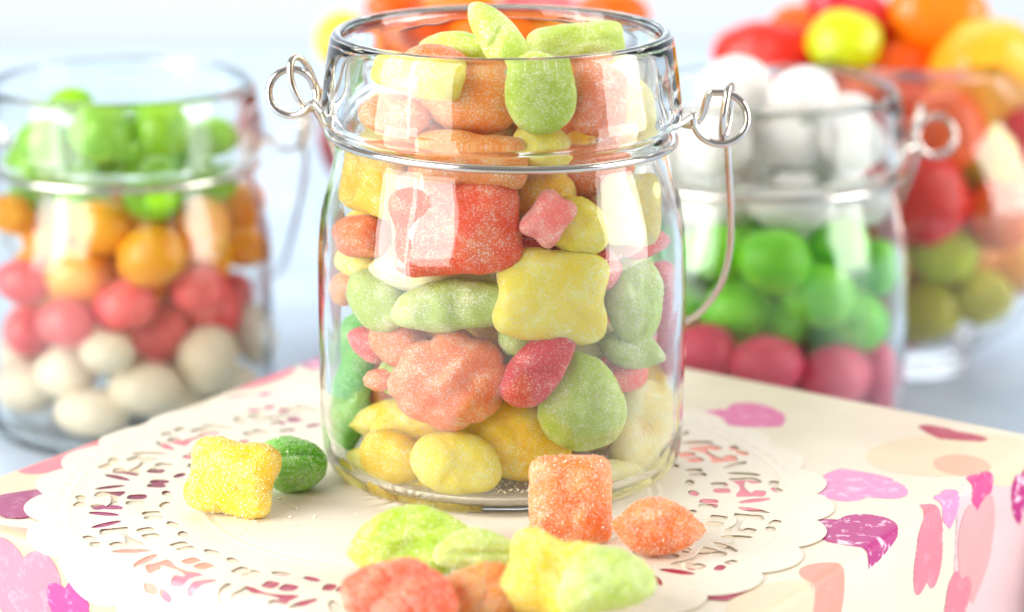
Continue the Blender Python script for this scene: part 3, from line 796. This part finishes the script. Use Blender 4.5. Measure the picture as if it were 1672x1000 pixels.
def egg_mesh(key, w, h, d, seed):
    vs, fs = candy_mesh('oval', 1, 1, 1, seed, 0, 40, 22, 0)
    out = []
    for v in vs:
        v = Vector(v); r = v.length; nn = v.normalized()*.5
        k = 1+.07*nn.x*2+.04*noise.noise(nn*3+Vector((seed, 0, 0)))
        out.append(Vector((nn.x*w, nn.y*h*k, nn.z*d*k)))
    return out, fs
def ball(col, p, w, h, roll, label, group, seed, cat='sweet'):
    vs, fs = egg_mesh(col, w, h, min(w, h), seed)
    o = obj('sugar_coated_sweet', vs, fs, BM[col], loc=p, world=False)
    o.rotation_mode = 'QUATERNION'; o.rotation_quaternion = frame(Vector((rnd.uniform(-.25, .25), -1, rnd.uniform(-.1, .4))), roll).to_quaternion()
    return tag(o, label, cat, group)
def fill(c, front, layers, hid_label, hid_group, top, seed, rb=.8):
    rg = random.Random(seed); balls = []
    for k, (col, px, py, w, h, roll, lab) in enumerate(front):
        dd = depth(c+Vector((0, -3, 4))); W, Hh = w*1.06*dd/F, h*1.06*dd/F; r = min(W, Hh)*.5
        rin = 3.68 if py > front_split else 3.27
        p = oncyl(px, py, c, rin+.05-max(W, Hh)*.5*.94)
        d = ray(px, py).normalized(); rr = (W+Hh)*.25
        for s in range(40):
            if all((p-q).length > (rr+r2)*.93 for q, r2 in balls): break
            p = p+d*.08
        p.z = max(p.z, c.z+.5+Hh*.45)
        balls.append((p, rr)); ball(col, p, W, Hh, roll, lab, None, k+seed)
    n = 0; first = {}
    for k in range(400):
        best = None
        for tr in range(26):
            a = rg.uniform(0, 2*PI); u = math.sqrt(rg.random()) if tr % 2 else rg.uniform(.85, 1)
            z = c.z+.36+rb
            while z < c.z+top:
                rm = (3.7 if z < c.z+6.2 else 3.26)-rb
                p = Vector((c.x+rm*u*math.cos(a), c.y+rm*u*math.sin(a), z))
                if all((p-q).length > (rb+r2)*.92 for q, r2 in balls): break
                z += .1
            else: continue
            if best is None or p.z < best.z: best = p
        if best is None: continue
        zz = best.z-c.z; col = [cc for lim, cc in layers if zz < lim][0]
        balls.append((best, rb)); n += 1
        if col not in first:
            vs, fs = egg_mesh(col, rb*2.1, rb*1.9, rb*1.9, seed+k); o = obj('sugar_coated_sweet', vs, fs, BM[col], loc=best, world=False); first[col] = o
        else:
            o = first[col].copy(); C.objects.link(o); o.location = best*S
        o.rotation_euler = (rg.uniform(0, 3), rg.uniform(0, 3), rg.uniform(0, 3))
        tag(o, hid_label % {'ivory': 'ivory white', 'salmon': 'salmon pink', 'amber': 'orange', 'grass': 'green', 'white': 'white', 'kelly': 'green', 'cerise': 'red'}[col], 'sweet', hid_group % {'ivory': 'white', 'salmon': 'pink', 'amber': 'orange', 'grass': 'green', 'white': 'white', 'kelly': 'green', 'cerise': 'red'}[col])
        if n > 120: break
    return n
front_split = 290
LEFT = [
 ('ivory', 175, 575, 84, 66, 0, 'smallest ivory sweet, below the pink row of the left jar'),
 ('ivory', 236, 634, 112, 84, 0, 'ivory sweet at the gift box edge, right of the lowest one of the left jar'),
 ('ivory', 152, 687, 116, 80, 4, 'lowest fully seen ivory sweet of the left jar, nearest the doily'),
 ('ivory', 108, 608, 100, 86, 0, 'ivory sweet left of the smallest one, low in the left jar'),
 ('ivory', 42, 672, 116, 88, 0, 'ivory sweet at the bottom left wall of the left jar'),
 ('ivory', 30, 572, 96, 88, 0, 'ivory sweet at the left wall of the left jar, under the pink row'),
 ('ivory', 336, 585, 94, 112, 12, 'tall ivory sweet right of the lowest pink one in the left jar'),
 ('ivory', 412, 545, 76, 104, -14, 'tall ivory sweet at the right wall of the left jar'),
 ('ivory', 376, 622, 80, 60, 0, 'ivory sweet half hidden by the gift box, lower right in the left jar'),
 ('salmon', 202, 500, 104, 82, -20, 'pink sweet in the middle of the pink row of the left jar'),
 ('salmon', 262, 543, 88, 98, 20, 'lowest pink sweet of the left jar, tilted among the ivory ones'),
 ('salmon', 326, 475, 88, 78, 0, 'pink sweet under the right pale reflection of the left jar'),
 ('salmon', 384, 487, 76, 90, 0, 'rightmost pink sweet of the left jar'),
 ('salmon', 108, 526, 90, 78, 10, 'pink sweet below the left orange one in the left jar'),
 ('salmon', 38, 460, 88, 70, 10, 'pink sweet at the left wall of the left jar'),
 ('amber', 130, 450, 106, 98, 0, 'lowest orange sweet of the left jar, left of the centre'),
 ('amber', 246, 418, 108, 96, -30, 'shiny orange sweet in the middle of the left jar'),
 ('amber', 166, 368, 96, 88, 0, 'deep orange sweet above and between the two lower orange ones of the left jar'),
 ('amber', 84, 380, 100, 90, 0, 'orange sweet behind the left pale reflection of the left jar'),
 ('amber', 326, 375, 88, 106, 0, 'tall orange sweet behind the right pale reflection of the left jar'),
 ('amber', 396, 404, 84, 64, 0, 'flat orange sweet at the right wall of the left jar, above the pink ones'),
 ('amber', 398, 334, 76, 92, 0, 'topmost orange sweet at the right wall of the left jar'),
 ('amber', 24, 350, 66, 66, 0, 'orange sweet at the left wall of the left jar'),
 ('grass', 248, 320, 90, 78, 0, 'green sweet sunk into the orange layer under the wire ring of the left jar'),
 ('grass', 50, 315, 84, 54, 0, 'green sweet just under the wire ring at the left of the left jar'),
 ('grass', 340, 300, 80, 60, 0, 'green sweet just under the wire ring at the right of the left jar'),
 ('grass', 165, 222, 96, 88, 0, 'large green sweet in the middle of the neck of the left jar'),
 ('grass', 262, 215, 96, 80, 0, 'darker green sweet right of the middle in the neck of the left jar'),
 ('grass', 75, 232, 84, 70, 0, 'pale-looking green sweet at the left of the neck of the left jar'),
 ('grass', 345, 226, 72, 60, 0, 'green sweet at the right wall of the neck of the left jar'),
 ('grass', 116, 168, 68, 50, 0, 'topmost green sweet of the left jar, above all the others'),
]
fill(LJ, LEFT, [(2.6, 'ivory'), (4.0, 'salmon'), (6.0, 'amber'), (99, 'grass')], '%s sweet hidden behind the front ones of the left jar', '%s sweets hidden in the left jar', 7.5, 5)
front_split = 300
RIGHT = [
 ('cerise', 1250, 594, 116, 92, 0, 'round red sweet at the middle of the bottom layer of the right jar'),
 ('cerise', 1358, 612, 114, 98, -6, 'red sweet right of the middle in the bottom layer of the right jar'),
 ('cerise', 1150, 575, 104, 96, 0, 'red sweet beside the centre jar in the bottom layer of the right jar'),
 ('cerise', 1425, 606, 84, 104, 0, 'red sweet at the right wall of the right jar'),
 ('cerise', 1418, 670, 96, 80, 0, 'lowest red sweet of the right jar, at the gift box edge'),
 ('kelly', 1263, 425, 112, 102, 10, 'large bright green sweet in the upper middle of the green layer of the right jar'),
 ('kelly', 1168, 410, 104, 88, 0, 'green sweet behind the bail wire of the centre jar'),
 ('kelly', 1200, 506, 112, 96, -14, 'green sweet just above the red layer at the left of the right jar'),
 ('kelly', 1336, 482, 112, 96, 10, 'green sweet in the centre of the green layer of the right jar'),
 ('kelly', 1397, 526, 96, 92, 0, 'lowest green sweet at the right of the right jar'),
 ('kelly', 1366, 400, 98, 84, 0, 'green sweet behind the pale reflection of the right jar'),
 ('kelly', 1432, 436, 76, 92, 0, 'green sweet at the right wall of the right jar'),
 ('kelly', 1275, 530, 84, 80, 0, 'green sweet in shade behind the others above the red layer of the right jar'),
 ('white', 1168, 330, 124, 84, 0, 'white sweet just under the wire ring beside the bail wire of the centre jar'),
 ('white', 1292, 332, 134, 86, 0, 'wide white sweet just under the middle of the wire ring of the right jar'),
 ('white', 1400, 328, 96, 80, 0, 'white sweet under the wire ring at the right wall of the right jar'),
 ('white', 1165, 236, 118, 96, 0, 'white sweet in the right jar behind the right wire loop of the centre jar'),
 ('white', 1285, 238, 124, 96, 0, 'white sweet in the middle of the neck of the right jar'),
 ('white', 1388, 236, 100, 88, 0, 'white sweet at the right wall of the neck of the right jar'),
 ('white', 1200, 150, 120, 112, 0, 'topmost round white sweet heaped over the rim of the right jar'),
 ('white', 1312, 158, 106, 92, 0, 'second white sweet heaped over the rim of the right jar, right of the topmost'),
 ('white', 1380, 186, 100, 66, 0, 'white sweet at the rim of the right jar, lowest of the three heaped on top'),
]
fill(RJ, RIGHT, [(2.5, 'cerise'), (5.6, 'kelly'), (99, 'white')], '%s sweet hidden behind the front ones of the right jar', '%s sweets hidden in the right jar', 8.2, 9, .9)

# ------------------------------------------------------------------ the two bowls far behind
TBZ = -4.0
GEL = {k: simple('gummy_'+k, c, .3, .8, var=.12) for k, c in dict(red=(244, 50, 34), crimson=(232, 44, 62), ygreen=(206, 218, 20), orange=(255, 132, 10), amber=(255, 184, 40), deep=(254, 108, 10),
      olive=(214, 210, 50), green=(206, 220, 20), pink=(252, 130, 140), yellow=(255, 214, 80), brown=(240, 160, 60)).items()}
GLASS2 = glass_mat('bowl_glass', (.99, .99, .99), .05)
def bowl(c, rad, zc, ztop, foot, name_label, sx=1.0):
    t = tag(thing('glass_bowl', c), name_label, 'bowl')
    out, inn = [], []
    a0 = math.asin(min(1, (ztop-zc)/rad))
    for k in range(25):
        a = -PI/2+(a0+PI/2)*k/24
        out.append((rad*sx*math.cos(a), zc+rad*math.sin(a))); inn.append(((rad-.22)*sx*math.cos(a), zc+(rad-.22)*math.sin(a)))
    prof = [(0, 0), (foot, 0), (foot, .08)]+[p for p in out if p[0] > foot*1.02]+inn[::-1]
    prof[-1] = (0, zc-rad+.22)
    v, f = lathe_solid(prof, 96, c); obj('bowl_glass_body', v, f, GLASS2, t, c); return t
def gum(c, zc, rin, items, cat, group, pal=(), which=''):
    hp = []
    for k, (col, px, py, w, h, roll, dep, lab) in enumerate(items):
        dd = depth(c+Vector((0, -2, 5))); W, Hh = w*1.14*dd/F, h*1.14*dd/F; t = min(W, Hh)*.8
        d = ray(px, py).normalized(); ctr = Vector((c.x, c.y, c.z+zc)); oc = EYE-ctr
        rho = max(.5, rin-max(W, Hh)*.45-dep); bq = oc.dot(d); q = oc.dot(oc)-rho*rho; D = bq*bq-q
        p = EYE+d*(-bq-(math.sqrt(D) if D > 0 else 0))
        M = frame(Vector((rnd.uniform(-.3, .3), -1, rnd.uniform(0, .5))), roll)
        lv, lf = candy_mesh('oval', W, Hh, t, k+70, 0, 16, 8)
        for s in range(60):
            bv = bvh_of(lv, lf, M, p)
            if not any(bv.overlap(x) for x in hp): break
            p = p+d*.12
        hp.append(bv)
        vs, fs = candy_mesh('oval', W, Hh, t, k+70, 0, 48, 24)
        o = obj('gummy_sweet', vs, fs, GEL[col], loc=p, world=False); o.rotation_mode = 'QUATERNION'; o.rotation_quaternion = M.to_quaternion()
        tag(o, lab, cat, group)
    rg = random.Random(len(items)); first = {}
    for k in range(60):
        col = pal[k % len(pal)]; lv, lf = candy_mesh('oval', 2.4, 2.0, 1.8, 90, 0, 16, 8); best = None
        for tr in range(10):
            q = Vector((rg.uniform(-1, 1), rg.uniform(-1, 1), 0))*(rin-1)
            z = -rin+1
            M = frame(Vector((rg.uniform(-1, 1), -1, rg.uniform(-1, 1))), rg.uniform(0, 180))
            while z < rin*.45:
                if q.x**2+q.y**2+min(z, 0)**2 < (rin-1.1)**2:
                    bv = bvh_of(lv, lf, M, Vector((c.x+q.x, c.y+q.y, c.z+zc+z)))
                    if not any(bv.overlap(x) for x in hp): break
                z += .25
            else: continue
            if best is None or z < best[0]: best = (z, Vector((c.x+q.x, c.y+q.y, c.z+zc+z)), M, bv)
        if best is None: continue
        hp.append(best[3])
        if col not in first:
            vs, fs = candy_mesh('oval', 2.4, 2.0, 1.8, 90, 0, 40, 20); o = first[col] = obj('gummy_sweet', vs, fs, GEL[col], loc=best[1], world=False)
        else: o = first[col].copy(); C.objects.link(o); o.location = best[1]*S
        o.rotation_mode = 'QUATERNION'; o.rotation_quaternion = best[2].to_quaternion()
        tag(o, 'fruit gummy buried inside the '+which+' behind the front ones', cat, 'gummies buried in the '+which)
b1 = Vector((13.1, 26.5, TBZ)); b1 = onz(1475, 588, TBZ)
bowl(b1, 5.0, 5.12, 9.3, 2.0, 'large round glass bowl of fruit-coloured gummies, far out of focus at the right')
gum(b1, 5.12, 4.75, [
 ('red', 1245, 88, 150, 96, -6, -1.6, 'red gummy at the far left of the heap on the right bowl'),
 ('ygreen', 1378, 70, 108, 98, 0, -1.2, 'yellow-green gummy at the top of the right bowl beside the crimson one'),
 ('crimson', 1392, 22, 150, 88, 30, -.5, 'crimson gummy atop the right bowl, behind the yellow-green one'),
 ('orange', 1530, 22, 150, 110, 10, -1.2, 'orange gummy at the upper edge of the photo on the right bowl'),
 ('amber', 1612, 135, 170, 190, 0, -1.0, 'largest amber-yellow gummy at the upper right of the right bowl'),
 ('deep', 1478, 140, 190, 150, -30, -.4, 'deep orange gummy behind the rim of the right sweet jar'),
 ('deep', 1545, 215, 110, 120, 0, 0, 'deep orange gummy seen through the wire loop of the right sweet jar'),
 ('red', 1430, 120, 90, 90, 0, 0, 'red gummy between the white sweets and the deep orange gummy'),
 ('deep', 1310, 60, 110, 100, 0, 1.0, 'orange gummy in the gap between the far left red and the yellow-green one'),
 ('red', 1455, 70, 120, 120, 0, .8, 'red gummy behind the crimson and deep orange gummies atop the right bowl'),
 ('amber', 1570, 70, 120, 110, 0, .8, 'amber gummy behind the orange one at the upper edge of the right bowl'),
 ('red', 1330, 140, 150, 100, 0, .3, 'red gummy seen behind the heaped white sweets'),
 ('olive', 1600, 255, 104, 100, 20, 0, 'dull olive gummy at mid height in the right bowl'),
 ('amber', 1640, 305, 110, 80, 20, 0, 'amber gummy at the right wall of the right bowl, below the olive one'),
 ('crimson', 1668, 220, 60, 80, 0, 0, 'crimson gummy at the right border of the photo'),
 ('red', 1505, 325, 130, 130, -10, 0, 'large red gummy at the left wall of the right bowl at mid height'),
 ('orange', 1632, 352, 100, 100, 0, 0, 'orange gummy at the lower right wall of the right bowl'),
 ('green', 1538, 408, 104, 92, 0, 0, 'green gummy low in the right bowl, under the red one'),
 ('brown', 1590, 400, 80, 80, 0, .2, 'brownish gummy low in the right bowl beside the green one'),
 ('olive', 1600, 482, 90, 80, 0, 0, 'olive gummy at the bottom right of the right bowl'),
 ('olive', 1510, 505, 110, 90, 0, 0, 'olive gummy at the very bottom of the right bowl'),
 ('brown', 1468, 430, 90, 110, 0, 0, 'brownish gummy of the right bowl at the wall of the right sweet jar'),
 ('deep', 1440, 330, 100, 110, 0, .2, 'deep orange gummy of the right bowl behind the shoulder of the right sweet jar'),
 ('orange', 1400, 240, 120, 120, 0, .2, 'orange gummy of the right bowl behind the neck of the right sweet jar'),
 ('red', 1370, 420, 120, 120, 0, 0, 'red gummy of the right bowl behind the green layer of the right sweet jar'),
 ('amber', 1320, 300, 120, 120, 0, 0, 'amber gummy at the left wall of the right bowl, behind the right sweet jar'),
], 'gummy', 'fruit gummies in the right bowl', ['deep', 'red', 'orange', 'olive', 'amber', 'crimson'], 'right bowl')
b2 = onz(800, 560, TBZ)
bowl(b2, 5.6, 5.72, 9.2, 2.2, 'large glass bowl of orange and red gummies hidden behind the centre jar')
gum(b2, 5.72, 5.3, [
 ('yellow', 560, 66, 84, 84, 0, -.6, 'yellow gummy showing at the left behind the rim of the centre jar'),
 ('deep', 645, 10, 90, 60, 0, -.6, 'orange gummy at the upper edge of the photo, left behind the centre jar'),
 ('orange', 755, 10, 110, 60, 0, -.6, 'orange gummy at the upper edge of the photo above the centre jar rim'),
 ('pink', 878, 4, 110, 46, 0, -.6, 'pink gummy at the upper edge of the photo behind the centre jar'),
 ('deep', 1000, 20, 110, 66, 0, -.6, 'orange-red gummy at the upper edge of the photo, right behind the centre jar'),
 ('deep', 660, 90, 150, 110, 0, -.4, 'deep orange gummy seen through the left of the neck of the centre jar'),
 ('orange', 800, 80, 150, 110, 0, -.3, 'orange gummy seen through the middle of the neck of the centre jar'),
 ('amber', 940, 95, 150, 110, 0, -.3, 'amber gummy seen through the right of the neck of the centre jar'),
 ('red', 590, 230, 120, 140, 0, 0, 'red gummy behind the left shoulder of the centre jar'),
 ('deep', 720, 220, 150, 130, 0, 0, 'orange gummy behind the wire ring of the centre jar'),
 ('orange', 860, 220, 150, 130, 0, 0, 'light orange gummy behind the wire ring of the centre jar'),
 ('amber', 985, 230, 120, 130, 0, 0, 'amber gummy behind the right shoulder of the centre jar'),
 ('red', 600, 350, 100, 120, 0, 0, 'red gummy behind the upper left wall of the centre jar'),
 ('orange', 720, 370, 140, 140, 0, 0, 'orange gummy behind the upper body of the centre jar'),
 ('crimson', 880, 360, 150, 140, 0, 0, 'crimson gummy behind the upper body of the centre jar'),
 ('red', 990, 380, 90, 120, 0, 0, 'red gummy behind the upper right wall of the centre jar'),
 ('deep', 800, 480, 150, 110, 0, 0, 'orange gummy at the bottom of the bowl behind the centre jar'),
], 'gummy', 'fruit gummies in the bowl behind the centre jar', ['deep', 'amber', 'orange'], 'bowl straight behind the centre jar')

# ------------------------------------------------------------------ table and wall
def table_mat():
    nt = NT('pale_blue_painted_table'); b = nt.n('ShaderNodeBsdfPrincipled'); b.inputs['Roughness'].default_value = .45
    tc = nt.n('ShaderNodeTexCoord'); n1 = nt.n('ShaderNodeTexNoise', i_Scale=28.0, i_Detail=6.0, i_Roughness=.6); nt.l(tc.outputs['Object'], n1.inputs['Vector'])
    nt.l(mixc(nt, ramp(nt, n1.outputs[0], .35, .7), lin((178, 197, 217)), lin((200, 216, 231))), b.inputs['Base Color'])
    bu = nt.n('ShaderNodeBump', i_Strength=.3, i_Distance=.001); nt.l(n1.outputs[0], bu.inputs['Height']); nt.l(bu.outputs[0], b.inputs['Normal'])
    nt.l(b.outputs[0], nt.out.inputs[0]); return nt.m
Z = TBZ-.01
tag(obj('table', [(-90, -50, Z), (90, -50, Z), (90, 75, Z), (-90, 75, Z), (-90, -50, Z-3), (90, -50, Z-3), (90, 75, Z-3), (-90, 75, Z-3)],
    [(0, 1, 2, 3), (7, 6, 5, 4), (0, 4, 5, 1), (1, 5, 6, 2), (2, 6, 7, 3), (3, 7, 4, 0)], table_mat(), smooth=False), 'pale blue painted table top', kind='structure')
tag(obj('wall', [(-200, 95, -80), (200, 95, -80), (200, 95, 150), (-200, 95, 150), (-200, 100, -80), (200, 100, -80), (200, 100, 150), (-200, 100, 150)],
    [(0, 1, 2, 3), (7, 6, 5, 4), (0, 4, 5, 1), (1, 5, 6, 2), (2, 6, 7, 3), (3, 7, 4, 0)], simple('pale_wall_paint', (226, 237, 248), .7), smooth=False), 'pale blue-white wall', kind='structure')

# ------------------------------------------------------------------ light
def area(name, loc, target, sx, sy, rad, col=(1, 1, 1)):
    l = bpy.data.lights.new(name, 'AREA'); l.shape = 'RECTANGLE'; l.size = sx*S; l.size_y = sy*S
    l.energy = rad*PI*sx*S*sy*S; l.color = col
    o = bpy.data.objects.new(name, l); C.objects.link(o); o.location = Vector(loc)*S
    o.rotation_mode = 'QUATERNION'; o.rotation_quaternion = (Vector(target)-Vector(loc)).to_track_quat('-Z', 'Y'); return o
area('softbox_left', (-62, -22, 22), (0, 0, 6), 32, 56, 9.5, (1, .985, .96))
area('softbox_right', (66, -8, 22), (0, 0, 6), 40, 56, 8.5, (1, .98, .95))
area('fill_top', (0, 30, 75), (0, 12, 0), 90, 60, .9, (1, .99, .97))  # added overhead fill for the table and upper surfaces, no known source
area('fill_front', (-74, -72, 40), (0, 0, 4), 58, 84, 8.5, (1, .985, .96))  # added front fill for the jellies; its reflection merges with the left softbox's
area('fill_back', (0, 62, 60), (0, 95, 0), 160, 40, 3.0, (.95, .98, 1))  # added unseen lamp that brightens the wall and far table
w = bpy.data.worlds.new('World'); sc.world = w; w.use_nodes = True
bg = w.node_tree.nodes['Background']; bg.inputs[0].default_value = (1, .975, .94, 1)
wt = w.node_tree; tc = wt.nodes.new('ShaderNodeTexCoord'); sx = wt.nodes.new('ShaderNodeSeparateXYZ'); wt.links.new(tc.outputs['Generated'], sx.inputs[0])
ad = wt.nodes.new('ShaderNodeMath'); ad.operation = 'MULTIPLY_ADD'; wt.links.new(sx.outputs[2], ad.inputs[0]); ad.inputs[1].default_value = 1.2; wt.links.new(sx.outputs[1], ad.inputs[2])
mr = wt.nodes.new('ShaderNodeMapRange'); mr.interpolation_type = 'SMOOTHSTEP'; wt.links.new(ad.outputs[0], mr.inputs[0])
mr.inputs[1].default_value = -.6; mr.inputs[2].default_value = .5; mr.inputs[3].default_value = .26; mr.inputs[4].default_value = .42; wt.links.new(mr.outputs[0], bg.inputs[1])

# ------------------------------------------------------------------ camera and render
cd = bpy.data.cameras.new('camera'); cam = bpy.data.objects.new('camera', cd); C.objects.link(cam)
cam.location = EYE*S; cam.rotation_euler = (PI/2-P, 0, 0)
cd.sensor_width = 36; cd.lens = F/1672*36; cd.clip_start = .01; cd.clip_end = 20
cd.dof.use_dof = True; cd.dof.focus_distance = .590; cd.dof.aperture_fstop = 8.6
cd.dof.aperture_blades = 0
sc.camera = cam
sc.view_settings.view_transform = 'Standard'; sc.view_settings.look = 'None'
sc.view_settings.exposure = -.03; sc.view_settings.gamma = 1
sc.render.engine = 'CYCLES'
cy = sc.cycles
cy.use_denoising = True
try: cy.denoiser = 'OPENIMAGEDENOISE'
except Exception: pass
cy.max_bounces = 20; cy.transmission_bounces = 20; cy.glossy_bounces = 8; cy.diffuse_bounces = 4; cy.transparent_max_bounces = 24
cy.sample_clamp_indirect = 40; cy.caustics_refractive = True; cy.caustics_reflective = True; cy.blur_glossy = .5
